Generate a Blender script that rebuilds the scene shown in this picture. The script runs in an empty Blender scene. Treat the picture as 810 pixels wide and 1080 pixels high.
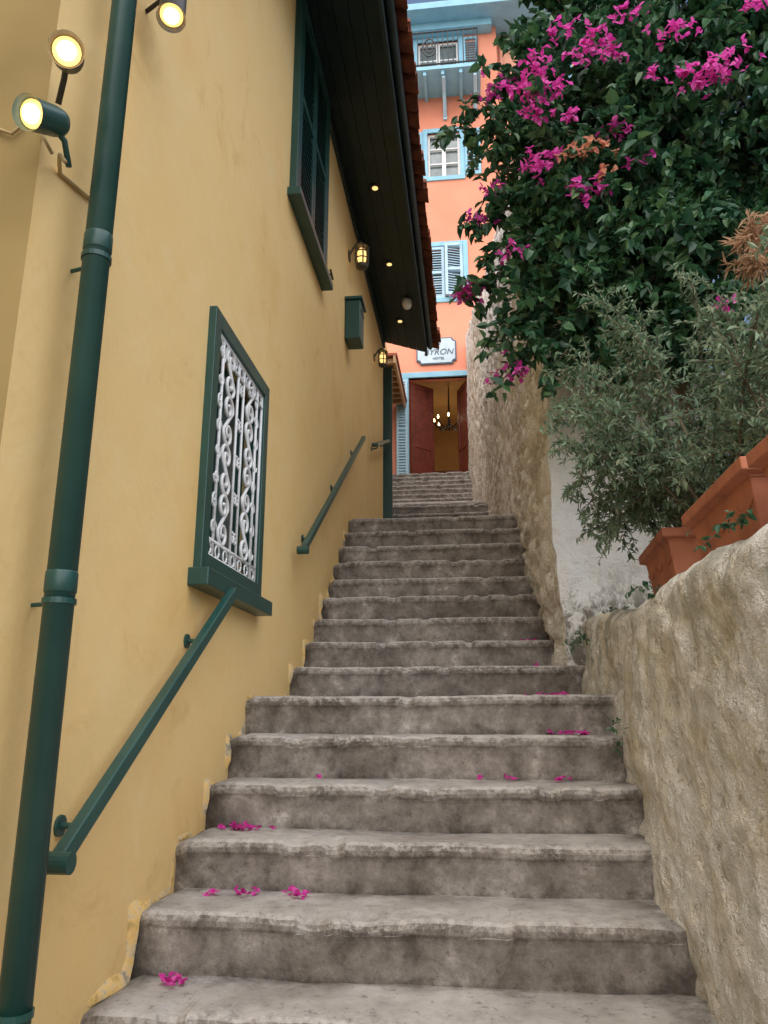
import bpy, math, random
import numpy as np
from mathutils import Vector, noise, Matrix
random.seed(7); rng=np.random.default_rng(11)
SC=bpy.context.scene
COL=SC.collection
R=math.radians

# ---------------------------------------------------------------- materials
def _ramp(nt,fac,stops):
    r=nt.nodes.new('ShaderNodeValToRGB')
    while len(r.color_ramp.elements)<len(stops): r.color_ramp.elements.new(0.5)
    for e,(p,c) in zip(r.color_ramp.elements,stops):
        e.position=p; e.color=(c[0],c[1],c[2],1)
    nt.links.new(fac,r.inputs[0]); return r.outputs[0]
def _noise(nt,co,scale,detail=2,rough=.55,dist=0):
    n=nt.nodes.new('ShaderNodeTexNoise'); n.inputs['Scale'].default_value=scale
    n.inputs['Detail'].default_value=detail; n.inputs['Roughness'].default_value=rough
    n.inputs['Distortion'].default_value=dist
    nt.links.new(co,n.inputs['Vector']); return n.outputs[0]
def _mix(nt,f,a,b,mode='MIX'):
    m=nt.nodes.new('ShaderNodeMix'); m.data_type='RGBA'; m.blend_type=mode
    for v,s in ((f,m.inputs[0]),(a,m.inputs[6]),(b,m.inputs[7])):
        if hasattr(v,'links'): nt.links.new(v,s)
        elif isinstance(v,(int,float)): s.default_value=v
        else: s.default_value=(v[0],v[1],v[2],1)
    return m.outputs[2]
def _sc(nt,v,k):
    m=nt.nodes.new('ShaderNodeMath'); m.operation='MULTIPLY'; nt.links.new(v,m.inputs[0])
    if hasattr(k,'links'): nt.links.new(k,m.inputs[1])
    else: m.inputs[1].default_value=k
    return m.outputs[0]
def _z(nt,co,lo,hi):
    s=nt.nodes.new('ShaderNodeSeparateXYZ'); nt.links.new(co,s.inputs[0])
    m=nt.nodes.new('ShaderNodeMapRange'); m.inputs[1].default_value=lo; m.inputs[2].default_value=hi
    nt.links.new(s.outputs['Z'],m.inputs[0]); return m.outputs[0]
def base(name,rough=.8):
    m=bpy.data.materials.new(name); m.use_nodes=True; nt=m.node_tree
    b=nt.nodes['Principled BSDF']; b.inputs['Roughness'].default_value=rough
    if rough>=.85: b.inputs['Specular IOR Level'].default_value=.15
    tc=nt.nodes.new('ShaderNodeTexCoord')
    return m,nt,b,tc.outputs['Object']
def bump(nt,b,h,strength=.3,dist=.01):
    n=nt.nodes.new('ShaderNodeBump'); n.inputs['Strength'].default_value=strength
    n.inputs['Distance'].default_value=dist
    nt.links.new(h,n.inputs['Height']); nt.links.new(n.outputs[0],b.inputs['Normal']); return n
def simple(name,c1,c2=None,scale=6,rough=.6,bs=.15,bscale=40,bd=.004,metal=0):
    c2=c2 or tuple(x*.75 for x in c1)
    m,nt,b,co=base(name,rough)
    f=_noise(nt,co,scale,2)
    nt.links.new(_ramp(nt,f,[(.35,c1),(.68,c2)]),b.inputs['Base Color'])
    b.inputs['Metallic'].default_value=metal
    if bs>.2: bump(nt,b,_noise(nt,co,bscale,1),bs,bd)
    return m
def emis(name,c,s):
    m,nt,b,co=base(name); b.inputs['Base Color'].default_value=(*c,1)
    b.inputs['Emission Color'].default_value=(*c,1); b.inputs['Emission Strength'].default_value=s
    m.cycles.emission_sampling='NONE'
    return m

def yellow_plaster():
    m,nt,b,co=base('yellow_plaster',.75)
    a=_ramp(nt,_noise(nt,co,.9,3,.6),[(.3,(.86,.59,.24)),(.55,(.88,.63,.28)),(.75,(.83,.54,.20))])
    f=_noise(nt,co,3.2,4,.72,.6)
    mask=_sc(nt,_ramp(nt,f,[(.54,(0,0,0)),(.78,(1,1,1))]),.55)
    c=_mix(nt,mask,a,(.89,.70,.39))
    dk=_sc(nt,_ramp(nt,f,[(.25,(1,1,1)),(.42,(0,0,0))]),.55)
    c=_mix(nt,dk,c,(.70,.44,.15))
    nt.links.new(c,b.inputs['Base Color'])
    bump(nt,b,_noise(nt,co,8,4,.68),.25,.016); return m
def skirting():
    m,nt,b,co=base('peeling_plaster',.85)
    f=_noise(nt,co,14,4,.7)
    c=_ramp(nt,f,[(.34,(.50,.34,.13)),(.48,(.78,.53,.20)),(.56,(.66,.52,.31)),(.66,(.30,.265,.215))])
    nt.links.new(c,b.inputs['Base Color']); return m
def concrete():
    m,nt,b,co=base('worn_concrete',.88)
    g=nt.nodes.new('ShaderNodeNewGeometry'); sx=nt.nodes.new('ShaderNodeSeparateXYZ')
    nt.links.new(g.outputs['True Normal'],sx.inputs[0])
    big=_noise(nt,co,1.9,3,.65,.4)
    mid=_noise(nt,co,7,6,.74,.15)
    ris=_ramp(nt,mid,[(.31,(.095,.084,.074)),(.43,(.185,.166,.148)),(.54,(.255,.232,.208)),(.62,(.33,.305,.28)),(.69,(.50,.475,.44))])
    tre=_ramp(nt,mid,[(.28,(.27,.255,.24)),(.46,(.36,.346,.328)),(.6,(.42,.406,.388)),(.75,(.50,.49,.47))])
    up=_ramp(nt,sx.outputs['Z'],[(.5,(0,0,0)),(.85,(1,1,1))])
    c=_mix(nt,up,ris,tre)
    bm=_ramp(nt,big,[(.32,(.64,.60,.56)),(.5,(.97,.96,.95)),(.7,(1.18,1.16,1.14))])
    c=_mix(nt,.9,c,bm,'MULTIPLY')
    at=nt.nodes.new('ShaderNodeAttribute'); at.attribute_name='wear'
    fine=_noise(nt,co,30,4,.78)
    wr=_ramp(nt,fine,[(.48,(0,0,0)),(.58,(1,1,1))])
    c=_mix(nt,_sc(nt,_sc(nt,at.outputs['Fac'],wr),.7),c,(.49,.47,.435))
    ag=nt.nodes.new('ShaderNodeAttribute'); ag.attribute_name='grime_shade'
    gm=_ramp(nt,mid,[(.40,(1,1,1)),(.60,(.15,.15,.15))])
    c=_mix(nt,_sc(nt,_sc(nt,ag.outputs['Fac'],gm),.78),c,(.060,.052,.042))  # grime plus occlusion shade in the step creases, painted into the colour
    pit=_ramp(nt,fine,[(.36,(1,1,1)),(.41,(0,0,0))])
    c=_mix(nt,_sc(nt,pit,.5),c,(.09,.08,.07))
    nt.links.new(c,b.inputs['Base Color'])
    bump(nt,b,fine,.42,.010); return m
def stucco(name,stops,pitc,dirt,zr,scale=5,bs=.9,df=.7,bd=.03):
    m,nt,b,co=base(name,.92)
    f=_noise(nt,co,scale,5,.74,.3)
    c=_ramp(nt,f,stops)
    p0=_noise(nt,co,17,5,.80,.15)
    p=_ramp(nt,p0,[(.585,(0,0,0)),(.64,(1,1,1))])
    c=_mix(nt,_sc(nt,p,.65),c,pitc)
    mp=nt.nodes.new('ShaderNodeMapping'); mp.inputs['Scale'].default_value=(1,1.2,.55); nt.links.new(co,mp.inputs[0])
    g=_ramp(nt,_noise(nt,mp.outputs[0],5,5,.80,.3),[(.46,(0,0,0)),(.56,(1,1,1))])
    c=_mix(nt,_sc(nt,_sc(nt,g,_z(nt,co,*zr)),df),c,dirt)
    nt.links.new(c,b.inputs['Base Color'])
    inv=_ramp(nt,p0,[(.25,(1,1,1)),(.75,(0,0,0))])
    bump(nt,b,inv,bs,bd); return m
def rubble():
    m,nt,b,co=base('whitewashed_rubble',.92)
    at=nt.nodes.new('ShaderNodeAttribute'); at.attribute_name='stone'
    at2=nt.nodes.new('ShaderNodeAttribute'); at2.attribute_name='tone'
    st=_ramp(nt,at2.outputs['Fac'],[(.0,(.46,.42,.38)),(.35,(.68,.65,.61)),(.7,(.78,.76,.73)),(1,(.52,.47,.41))])
    n1=_noise(nt,co,11,4,.76)
    st=_mix(nt,.75,st,_ramp(nt,n1,[(.36,(.42,.40,.37)),(.56,(1.08,1.07,1.05))]),'MULTIPLY')
    jt=_ramp(nt,at.outputs['Fac'],[(.0,(1,1,1)),(.28,(0,0,0))])
    ww=_ramp(nt,_noise(nt,co,1.6,4,.72),[(.42,(1,1,1)),(.60,(0,0,0))])
    c=_mix(nt,_sc(nt,ww,.65),st,(.84,.82,.78))
    c=_mix(nt,_sc(nt,jt,.65),c,(.28,.25,.20))
    nt.links.new(c,b.inputs['Base Color'])
    bump(nt,b,n1,1,.04); return m
def leafmat(name,stops,trans=.3,rough=.45):
    m=bpy.data.materials.new(name); m.use_nodes=True; nt=m.node_tree
    b=nt.nodes['Principled BSDF']; b.inputs['Roughness'].default_value=rough
    out=nt.nodes['Material Output']
    g=nt.nodes.new('ShaderNodeNewGeometry')
    c=_ramp(nt,g.outputs['Random Per Island'],stops)
    nt.links.new(c,b.inputs['Base Color'])
    t=nt.nodes.new('ShaderNodeBsdfTranslucent'); nt.links.new(c,t.inputs[0])
    ms=nt.nodes.new('ShaderNodeMixShader'); ms.inputs[0].default_value=trans
    nt.links.new(b.outputs[0],ms.inputs[1]); nt.links.new(t.outputs[0],ms.inputs[2])
    nt.links.new(ms.outputs[0],out.inputs[0]); return m

M_Y=yellow_plaster(); M_SK=skirting(); M_C=concrete()
M_LOW=stucco('cream_stucco',[(.30,(.70,.60,.43)),(.41,(.85,.79,.65)),(.52,(.89,.86,.77)),(.62,(.89,.88,.83)),(.72,(.80,.72,.56))],(.34,.29,.21),(.36,.36,.29),(-.25,.50),4,.9,.8,.035)
M_WH=stucco('white_limewash',[(.30,(.78,.77,.75)),(.45,(.86,.86,.85)),(.65,(.88,.88,.87)),(.8,(.89,.89,.88))],(.50,.48,.44),(.22,.205,.18),(.90,.60),3,.6,1.0)
M_RUB=rubble()
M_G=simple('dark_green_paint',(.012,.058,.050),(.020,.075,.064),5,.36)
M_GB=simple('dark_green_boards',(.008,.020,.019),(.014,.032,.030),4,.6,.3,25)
M_WI=simple('white_iron',(.82,.83,.84),(.70,.72,.74),30,.4,0)
M_TILE=simple('terracotta_tile',(.36,.12,.07),(.17,.065,.045),9,.85,.4,40)
M_POT=simple('terracotta_pot',(.44,.15,.075),(.29,.095,.05),9,.75,.3,60,.002)
M_SOIL=simple('soil',(.06,.045,.03),(.12,.09,.06),20,.95,.8,50,.02)
M_O=simple('salmon_plaster',(.84,.33,.215),(.78,.285,.18),.8,.85,0)
M_O2=simple('pale_salmon_plaster',(.86,.42,.30),(.80,.37,.26),.8,.85,0)
M_B=simple('light_blue_paint',(.26,.53,.66),(.22,.46,.60),4,.55,0)
M_BL=simple('pale_blue_louvre',(.44,.63,.74),(.38,.56,.68),6,.55,0)
M_W=simple('white_paint',(.80,.80,.78),(.72,.72,.70),8,.5,0)
M_SIGN=simple('enamel_sign_face',(.50,.60,.65),(.43,.53,.58),8,.4,0)
M_WOOD=simple('red_brown_wood',(.19,.042,.024),(.10,.028,.018),12,.4,0)
M_TAN=simple('tan_wood',(.46,.29,.15),(.34,.20,.10),10,.6,0)
M_OCH=simple('ochre_plaster',(.66,.46,.19),(.56,.37,.14),2,.8,0)
M_LOB=simple('lobby_wall_paint',(.50,.31,.13),(.42,.25,.10),2,.8,0)
M_SHD=simple('shaded_front_plaster',(.36,.26,.105),(.28,.20,.08),2.5,.85,.25,8,.012)  # darkened plaster: shade on front wall and gable put into the colour
M_BK=simple('black_iron',(.015,.015,.016),(.03,.03,.03),20,.5,0)
M_INK=simple('blue_grey_lettering',(.06,.09,.13),(.08,.12,.16),20,.6,0)
M_BRZ=simple('weathered_bronze',(.10,.085,.055),(.05,.05,.035),20,.5,0,metal=.2)
M_GR=simple('paving_stone',(.20,.18,.155),(.28,.255,.22),3,.9,.4,30,.02)
M_BARK=simple('bark',(.13,.10,.07),(.22,.18,.13),18,.9,0)
M_LAMP=emis('warm_lamp_glow',(1,.60,.17),1.5)
M_LANT=emis('lantern_glow',(1,.62,.22),1.5)
M_LAMPW=emis('lamp_core',(1,.93,.70),6)
M_BULB=emis('bulb_glow',(1,.75,.4),8)
M_BCK=simple('beige_cable',(.50,.37,.17),None,8,.6,0)
def glassm():
    m,nt,b,co=base('window_glass',.06)
    nt.links.new(_ramp(nt,_noise(nt,co,2.5,2),[(.3,(.10,.13,.13)),(.7,(.24,.28,.28))]),b.inputs['Base Color'])
    b.inputs['Specular IOR Level'].default_value=.9; return m
M_GL=glassm()

# ---------------------------------------------------------------- helpers
def empty(name,loc=(0,0,0)):
    o=bpy.data.objects.new(name,None); o.empty_display_size=.2; COL.objects.link(o); return o
def mesh(name,vs,fs,mat,parent=None,smooth=False,bev=0):
    me=bpy.data.meshes.new(name); me.from_pydata([tuple(v) for v in vs],[],fs); me.update()
    if smooth: me.polygons.foreach_set('use_smooth',[True]*len(me.polygons))
    me.materials.append(mat); o=bpy.data.objects.new(name,me); COL.objects.link(o)
    if parent: o.parent=parent
    if bev:
        bm=o.modifiers.new('b','BEVEL'); bm.width=bev; bm.segments=2; bm.limit_method='ANGLE'
    return o
def boxg(x0,x1,y0,y1,z0,z1):
    v=[(x0,y0,z0),(x1,y0,z0),(x1,y1,z0),(x0,y1,z0),(x0,y0,z1),(x1,y0,z1),(x1,y1,z1),(x0,y1,z1)]
    f=[(0,3,2,1),(4,5,6,7),(0,1,5,4),(1,2,6,5),(2,3,7,6),(3,0,4,7)]
    return v,f
def box(name,x0,x1,y0,y1,z0,z1,mat,parent=None,bev=0):
    v,f=boxg(min(x0,x1),max(x0,x1),min(y0,y1),max(y0,y1),min(z0,z1),max(z0,z1))
    return mesh(name,v,f,mat,parent,False,bev)
class Acc:
    def __init__(s): s.v=[];s.f=[]
    def add(s,v,f):
        n=len(s.v); s.v+= [tuple(a) for a in v]; s.f+=[tuple(i+n for i in q) for q in f]
    def box(s,*a): s.add(*boxg(*a))
    def rbox(s,c,size,rot):
        v,f=boxg(-size[0]/2,size[0]/2,-size[1]/2,size[1]/2,-size[2]/2,size[2]/2)
        s.add([Vector(c)+rot@Vector(p) for p in v],f)
    def tube(s,pts,r,n=8,cap=True):
        pts=[Vector(p) for p in pts]; k=len(pts)
        rs=r if isinstance(r,(list,tuple)) else [r]*k
        rings=[];up=None
        for i,p in enumerate(pts):
            d=(pts[min(i+1,k-1)]-pts[max(i-1,0)]).normalized()
            if up is None:
                up=Vector((0,0,1)) if abs(d.z)<.9 else Vector((1,0,0))
            a=d.cross(up).normalized(); b=a.cross(d).normalized(); up=b
            rings.append([p+(a*math.cos(2*math.pi*j/n)+b*math.sin(2*math.pi*j/n))*rs[i] for j in range(n)])
        v=[q for rg in rings for q in rg]
        f=[(i*n+j,i*n+(j+1)%n,(i+1)*n+(j+1)%n,(i+1)*n+j) for i in range(k-1) for j in range(n)]
        if cap: f+= [tuple(range(n))[::-1],tuple((k-1)*n+j for j in range(n))]
        s.add(v,f)
    def make(s,name,mat,parent=None,smooth=False,bev=0): return mesh(name,s.v,s.f,mat,parent,smooth,bev)
def wall_open(name,u0,u1,w0,w1,ops,depth,mp,mat,parent,step=1.0):
    """wall sheet with real openings and reveals; mp(u,w,d)->xyz, d = depth inward"""
    def cuts(a,b,k):
        c=sorted({a,b}|{o[i] for o in ops for i in k if a<o[i]<b}); r=[]
        for p,q in zip(c,c[1:]):
            n=max(1,int((q-p)/step)); r+=[p+(q-p)*i/n for i in range(n)]
        return r+[b]
    us=cuts(u0,u1,(0,1)); ws=cuts(w0,w1,(2,3)); A=Acc(); idx={}
    for i,u in enumerate(us):
        for j,w in enumerate(ws): idx[i,j]=len(A.v); A.v.append(mp(u,w,0))
    for i in range(len(us)-1):
        for j in range(len(ws)-1):
            cu=(us[i]+us[i+1])/2; cw=(ws[j]+ws[j+1])/2
            if any(o[0]<cu<o[1] and o[2]<cw<o[3] for o in ops): continue
            A.f.append((idx[i,j],idx[i+1,j],idx[i+1,j+1],idx[i,j+1]))
    for a,b,c,d in ops:
        q=[(a,c),(b,c),(b,d),(a,d)]
        for (p1,p2),(p3,p4) in zip(q,q[1:]+q[:1]):
            A.add([mp(p1,p2,0),mp(p3,p4,0),mp(p3,p4,depth),mp(p1,p2,depth)],[(0,1,2,3)])
    return A.make(name,mat,parent)
def fr(A,mp,a,b,c,d,w,d0,d1):
    """rectangular frame, butted"""
    for (p,q,r,s) in ((a,a+w,c,d),(b-w,b,c,d),(a+w,b-w,c,c+w),(a+w,b-w,d-w,d)):
        P=mp(p,r,d0);Q=mp(q,s,d1)
        A.box(min(P[0],Q[0]),max(P[0],Q[0]),min(P[1],Q[1]),max(P[1],Q[1]),min(P[2],Q[2]),max(P[2],Q[2]))
def mbox(A,mp,a,b,c,d,d0,d1):
    P=mp(a,c,d0);Q=mp(b,d,d1)
    A.box(min(P[0],Q[0]),max(P[0],Q[0]),min(P[1],Q[1]),max(P[1],Q[1]),min(P[2],Q[2]),max(P[2],Q[2]))
N=lambda x,y,z,s=1: noise.noise(Vector((x*s,y*s,z*s)))
def interp(x,pts):
    if x<=pts[0][0]: return pts[0][1]
    for (a,b),(c,d) in zip(pts,pts[1:]):
        if x<=c: return b+(d-b)*(x-a)/(c-a)
    return pts[-1][1]

# ---------------------------------------------------------------- ground
mesh('ground',[(-250,-250,-1.72),(250,-250,-1.72),(250,250,-1.72),(-250,250,-1.72)],[(0,1,2,3)],M_GR)

# ---------------------------------------------------------------- stairs
nos=[(.98,-1.53),(1.3,-1.34),(1.63,-1.155),(1.95,-.965),(2.27,-.78),(2.58,-.60),(2.91,-.435),(3.22,-.265),(3.48,-.085),(3.72,.095),
     (4.63,.285),(5.0,.47),(5.3,.655),(5.52,.84),(5.8,1.02),(6.03,1.2),(6.27,1.385),(6.52,1.57),(6.77,1.755),
     (7.75,1.93),(8.45,2.10),(9.15,2.27),(9.8,2.44),(10.25,2.61),(10.55,2.79),(10.8,2.97)]
for k in range(1,6): nos.append((10.7+.68*k,2.97+.195*k))
for k in range(1,8): nos.append((14.2+.31*k,3.945+.187*k))
TOPZ=nos[-1][1]
WALLX=[(0,.60),(4.62,.60),(4.7,.51),(7.24,.42),(10.6,.27),(15.5,.07),(17,.04)]
def stair_profile():
    P=[]; z0=-1.72
    for i,(y,z) in enumerate(nos):
        yn=nos[i+1][0] if i+1<len(nos) else 17.2
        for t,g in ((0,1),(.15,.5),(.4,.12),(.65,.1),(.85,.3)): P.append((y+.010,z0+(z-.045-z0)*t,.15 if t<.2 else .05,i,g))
        P.append((y+.008,z-.05,.2,i,.75)); P.append((y+.003,z-.040,.5,i,.3)); P.append((y,z-.024,.8,i,0)); P.append((y+.005,z-.009,1,i,0)); P.append((y+.018,z,1,i,0))
        P.append((y+.05,z+.002,.5,i,0))
        L=yn-y
        for t,g in ((.35,0),(.6,.1),(.85,.5)): P.append((y+.05+(L-.05)*t,z+.002,.1,i,g))
        z0=z
    P.append((17.2,TOPZ,0,len(nos)-1,0))
    return P
P=stair_profile(); NX=120; V=[];W=[];GR=[]
for (y,z,w,si,gg) in P:
    xl=-1.14 if y<9.55 else -1.85
    xr=interp(y,WALLX)+.14
    for j in range(NX+1):
        x=xl+(xr-xl)*j/NX
        d=N(x,y*2+si*3.1,z,3)*.009+N(x,y,z+si,14)*.004
        chip=0
        if w>.4:
            c=N(x+si*7.3,si*2.1,0,9); chip=max(0,c-.22)*.055
        endr=.02*max(0,1-(x-xl-.04)/.05) if x-xl<.09 and y<9 else 0
        V.append((x,y+d*.8+chip+endr+N(x,si*9,0,1.5)*.014,z+d*.6+N(x,si*5,y,1.1)*.010-chip*.8-endr)); W.append(w)
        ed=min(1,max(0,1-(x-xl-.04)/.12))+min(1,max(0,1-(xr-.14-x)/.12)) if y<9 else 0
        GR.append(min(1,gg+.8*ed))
F=[(i*(NX+1)+j,i*(NX+1)+j+1,(i+1)*(NX+1)+j+1,(i+1)*(NX+1)+j) for i in range(len(P)-1) for j in range(NX)]
n0=len(V)
for side in (0,NX):
    for i in range(len(P)):
        q=V[i*(NX+1)+side]; V.append((q[0],q[1],-1.75)); W.append(0); GR.append(0)
for s,side in enumerate((0,NX)):
    for i in range(len(P)-1):
        a=i*(NX+1)+side; b=(i+1)*(NX+1)+side; c=n0+s*len(P)+i; F.append((a,b,c+1,c))
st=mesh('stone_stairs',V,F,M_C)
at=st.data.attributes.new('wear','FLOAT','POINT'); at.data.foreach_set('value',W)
at=st.data.attributes.new('grime_shade','FLOAT','POINT'); at.data.foreach_set('value',GR)

# ---------------------------------------------------------------- yellow house
H=empty('yellow_house'); WX=-1.1
mpL=lambda y,z,d:(WX-d,y,z)
GW=(2.97,3.77,.58,1.68); UW=(4.26,5.24,3.36,4.96)
wall_open('street_wall',1.61,9.6,-1.72,5.06,[GW,UW],.16,mpL,M_Y,H)
mesh('front_wall',[(-5,1.61,-1.72),(WX,1.61,-1.72),(WX,1.61,5.06),(-5,1.61,5.06)],[(0,1,2,3)],M_SHD,H)
mesh('front_gable',[(-5,1.61,5.06),(WX,1.61,5.06),(-3,1.61,5.75)],[(0,1,2)],M_SHD,H)
mesh('rear_wall',[(-5,9.6,-1.72),(WX,9.6,-1.72),(WX,9.6,5.06),(-3,9.6,5.75),(-5,9.6,5.06)],[(0,1,2,3,4)],M_Y,H)
mesh('side_wall',[(-5,1.61,-1.72),(-5,9.6,-1.72),(-5,9.6,5.06),(-5,1.61,5.06)],[(0,1,2,3)],M_Y,H)
A=Acc(); path=[]
for (y,z),(y2,z2) in zip(nos[3:19],nos[4:20]):
    path+= [(y-.004,z-.05),(y-.004,z-.01),(y+.02,z+.004)]
    L=y2-y
    for t in (.15,.3,.45,.6,.75,.9): path.append((y+L*t,z+.004))
    path+=[(y2-.006,z+.04),(y2-.006,z+.09)]
rows=[]
for k,(y,z) in enumerate(path):
    w=.003+.11*max(0,N(y,z,9,3.6)-.02)+.05*max(0,N(y,z,3,9)-.05)
    n=Vector((0,-.62,.78)); r=[]; q_=min(1,w/.035)
    for t in (-.4,0,.5,1):
        q=Vector((0,y,z))+n*(w*t if t>0 else .05*t)
        xx={-.4:.026,0:.018,.5:.009,1:-.004}[t]*q_+.009*N(y,z,t,14)*(t<1)*q_-.003*(1-q_)
        r.append((WX+xx,q.y,q.z))
    rows.append(r)
vs=[q for r in rows for q in r]
fs=[(i*4+j,i*4+j+1,(i+1)*4+j+1,(i+1)*4+j) for i in range(len(rows)-1) for j in range(3)]
mesh('plaster_skirting',vs,fs,M_SK,H,True)
A=Acc(); fr(A,mpL,GW[0]-.05,GW[1]+.05,GW[2]-.01,GW[3]+.06,.075,-.035,.05); A.make('window_frame',M_G,H,bev=.004)
box('window_sill',WX-.02,WX+.085,GW[0]-.10,GW[1]+.09,GW[2]-.085,GW[2]-.013,M_G,H,.006)
A=Acc(); fr(A,mpL,GW[0]+.027,GW[1]-.027,GW[2]+.067,GW[3]-.017,.045,.07,.10)
cy=(GW[0]+GW[1])/2; mbox(A,mpL,cy-.025,cy+.025,GW[2]+.112,GW[3]-.062,.07,.10)
A.make('window_sash',M_G,H,bev=.003)
mesh('window_pane',[mpL(GW[0],GW[2],.12),mpL(GW[1],GW[2],.12),mpL(GW[1],GW[3],.12),mpL(GW[0],GW[3],.12)],[(0,1,2,3)],M_GL,H)
A=Acc(); gx=WX+.015; g0,g1,h0,h1=GW[0]+.03,GW[1]-.03,GW[2]+.07,GW[3]-.02
def bar(y0,z0,y1,z1,r=.007): A.tube([(gx,y0,z0),(gx,y1,z1)],r,6)
for y in (g0,g1,g0+.09,g1-.09): bar(y,h0,y,h1,.008)
for z in (h0,h1,h0+.07,h1-.07): bar(g0,z,g1,z,.008)
for dy in (-.045,.045): bar(cy+dy,h0,cy+dy,h1)
def spiral(c,r0,a0,turns,sg,n=26,rend=.15):
    return [(gx,c[0]+r0*(1-(1-rend)*t)*math.cos(a0+sg*2*math.pi*turns*t),c[1]+r0*(1-(1-rend)*t)*math.sin(a0+sg*2*math.pi*turns*t)) for t in [i/n for i in range(n+1)]]
def scroll(cA,cB,r,sg):
    a=spiral(cA,r,(math.pi if sg>0 else 0),1.4,sg); b=spiral(cB,r,(0 if sg>0 else math.pi),1.4,sg)
    A.tube(a[::-1]+b,.009,6)
for m in (-1,1):
    zc=h0+.13
    for k in range(4):
        c1=(cy+m*.165,zc+.235*k); c2=(cy+m*.165,zc+.12+.235*k)
        scroll((c1[0],c1[1]),(c2[0],c2[1]),.062,m if k%2 else -m)
    for k in range(8):
        A.tube(spiral((cy+m*.285,h0+.13+k*.115),.038,R(90*k),1.2,-m,16),.006,6)
for k in range(5):
    z=h0+.14+k*.185
    for m in (-1,1): A.tube(spiral((cy+m*.022,z),.03,R(90),1.1,m,16),.006,6)
for k in range(7): A.tube(spiral((g0+.045+k*(g1-g0-.09)/6,h1-.035),.026,0,1.0,1,14,1),.005,5)
for k in range(7): A.tube(spiral((g0+.045+k*(g1-g0-.09)/6,h0+.035),.026,0,1.0,1,14,1),.005,5)
A.make('scroll_grille',M_WI,H,True)
A=Acc(); fr(A,mpL,UW[0]-.05,UW[1]+.05,UW[2]-.05,UW[3]+.05,.07,-.05,.06); A.make('upper_window_frame',M_G,H,bev=.004)
box('upper_sill',WX-.02,WX+.09,UW[0]-.10,UW[1]+.10,UW[2]-.11,UW[2]-.053,M_G,H,.004)
def shutter(A,mp,a,b,c,d,d0,d1,w=.055,pitch=.055,mid=True):
    fr(A,mp,a,b,c,d,w,d0,d1)
    if mid: mbox(A,mp,a+w,b-w,(c+d)/2-w/2,(c+d)/2+w/2,d0,d1)
    z=c+w+pitch*.5
    while z<d-w-pitch*.3:
        if not(mid and abs(z-(c+d)/2)<w/2+pitch*.3):
            h=pitch*.38
            p=[mp(a+w,z-h,d0+.003),mp(b-w,z-h,d0+.003),mp(b-w,z-h+.008,d0+.003),mp(a+w,z-h+.008,d0+.003),
               mp(a+w,z+h-.008,d1-.003),mp(b-w,z+h-.008,d1-.003),mp(b-w,z+h,d1-.003),mp(a+w,z+h,d1-.003)]
            A.add(p,[(0,1,2,3),(4,5,6,7),(0,1,5,4),(3,2,6,7),(0,3,7,4),(1,2,6,5)])
        z+=pitch
A=Acc(); um=(UW[0]+UW[1])/2
shutter(A,mpL,UW[0]+.024,um-.004,UW[2]+.024,UW[3]-.024,-.045,.0); shutter(A,mpL,um+.004,UW[1]-.024,UW[2]+.024,UW[3]-.024,-.045,.0)
A.make('louvred_shutters',M_G,H)
mesh('dark_behind_shutters',[mpL(UW[0],UW[2],.15),mpL(UW[1],UW[2],.15),mpL(UW[1],UW[3],.15),mpL(UW[0],UW[3],.15)],[(0,1,2,3)],M_BK,H)
A=Acc(); A.tube([(WX,5.38,3.42),(WX+.07,5.38,3.42)],.008,6); A.tube([(WX+.065,5.34,3.44),(WX+.07,5.42,3.40)],.009,6); A.make('shutter_catch',M_BK,H)
# eave
A=Acc(); yb=1.2; nb=5
for k in range(nb):
    t0=k/nb+.004;t1=(k+1)/nb-.004
    xa=WX+.58*t0;xb=WX+.58*t1; za=5.03-.19*t0; zb=5.03-.19*t1
    A.add([(xa,yb,za),(xb,yb,zb),(xb,9.66,zb),(xa,9.66,za),(xa,yb,za+.03),(xb,yb,zb+.03),(xb,9.66,zb+.03),(xa,9.66,za+.03)],
          [(0,1,2,3),(4,7,6,5),(0,4,5,1),(1,5,6,2),(2,6,7,3),(3,7,4,0)])
A.box(-.522,-.492,yb,9.68,4.79,4.97)
A.box(WX+.002,WX+.03,yb+.42,9.6,4.90,5.01)
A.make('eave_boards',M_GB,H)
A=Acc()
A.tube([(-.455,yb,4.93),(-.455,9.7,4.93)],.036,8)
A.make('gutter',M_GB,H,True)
A=Acc(); y=yb; rows_t=[(k,-.33-.35*k) for k in range(8)]
slope=.36
while y<9.65:
    for k,x0 in rows_t:
        jx=random.uniform(-.02,.02); jz=random.uniform(-.006,.006); r=.085; nn=6
        zb=lambda x:5.00+(-.33-x)*slope+jz
        v=[];f=[]
        for xx,dz,rr in ((x0+jx,.03,r),(x0-.42,.0,r*.85)):
            for th in (1,.82):
                for i in range(nn+1):
                    a=math.pi*i/nn; v.append((xx,y+.1+rr*th*math.cos(a),zb(xx)+dz+rr*th*math.sin(a)))
        m=nn+1
        for i in range(nn):
            f+=[(i,i+1,2*m+i+1,2*m+i),(m+i,3*m+i,3*m+i+1,m+i+1),(i,m+i,m+i+1,i+1)]
        A.add(v,f)
        v=[];f=[]
        for xx,dz in ((x0+jx+.01,.0),(x0-.42,-.02)):
            for th in (0,.014):
                for i in range(nn+1):
                    a=math.pi*i/nn; v.append((xx,y+.2+.09*math.cos(a),zb(xx)+dz+.045-.07*math.sin(a)-th))
        for i in range(nn): f+=[(i,2*m+i,2*m+i+1,i+1),(m+i,3*m+i,3*m+i+1,m+i+1),(i,i+1,m+i+1,m+i)]
        A.add(v,f)
    y+=.2
A.make('roof_tiles',M_TILE,H,True)
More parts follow.
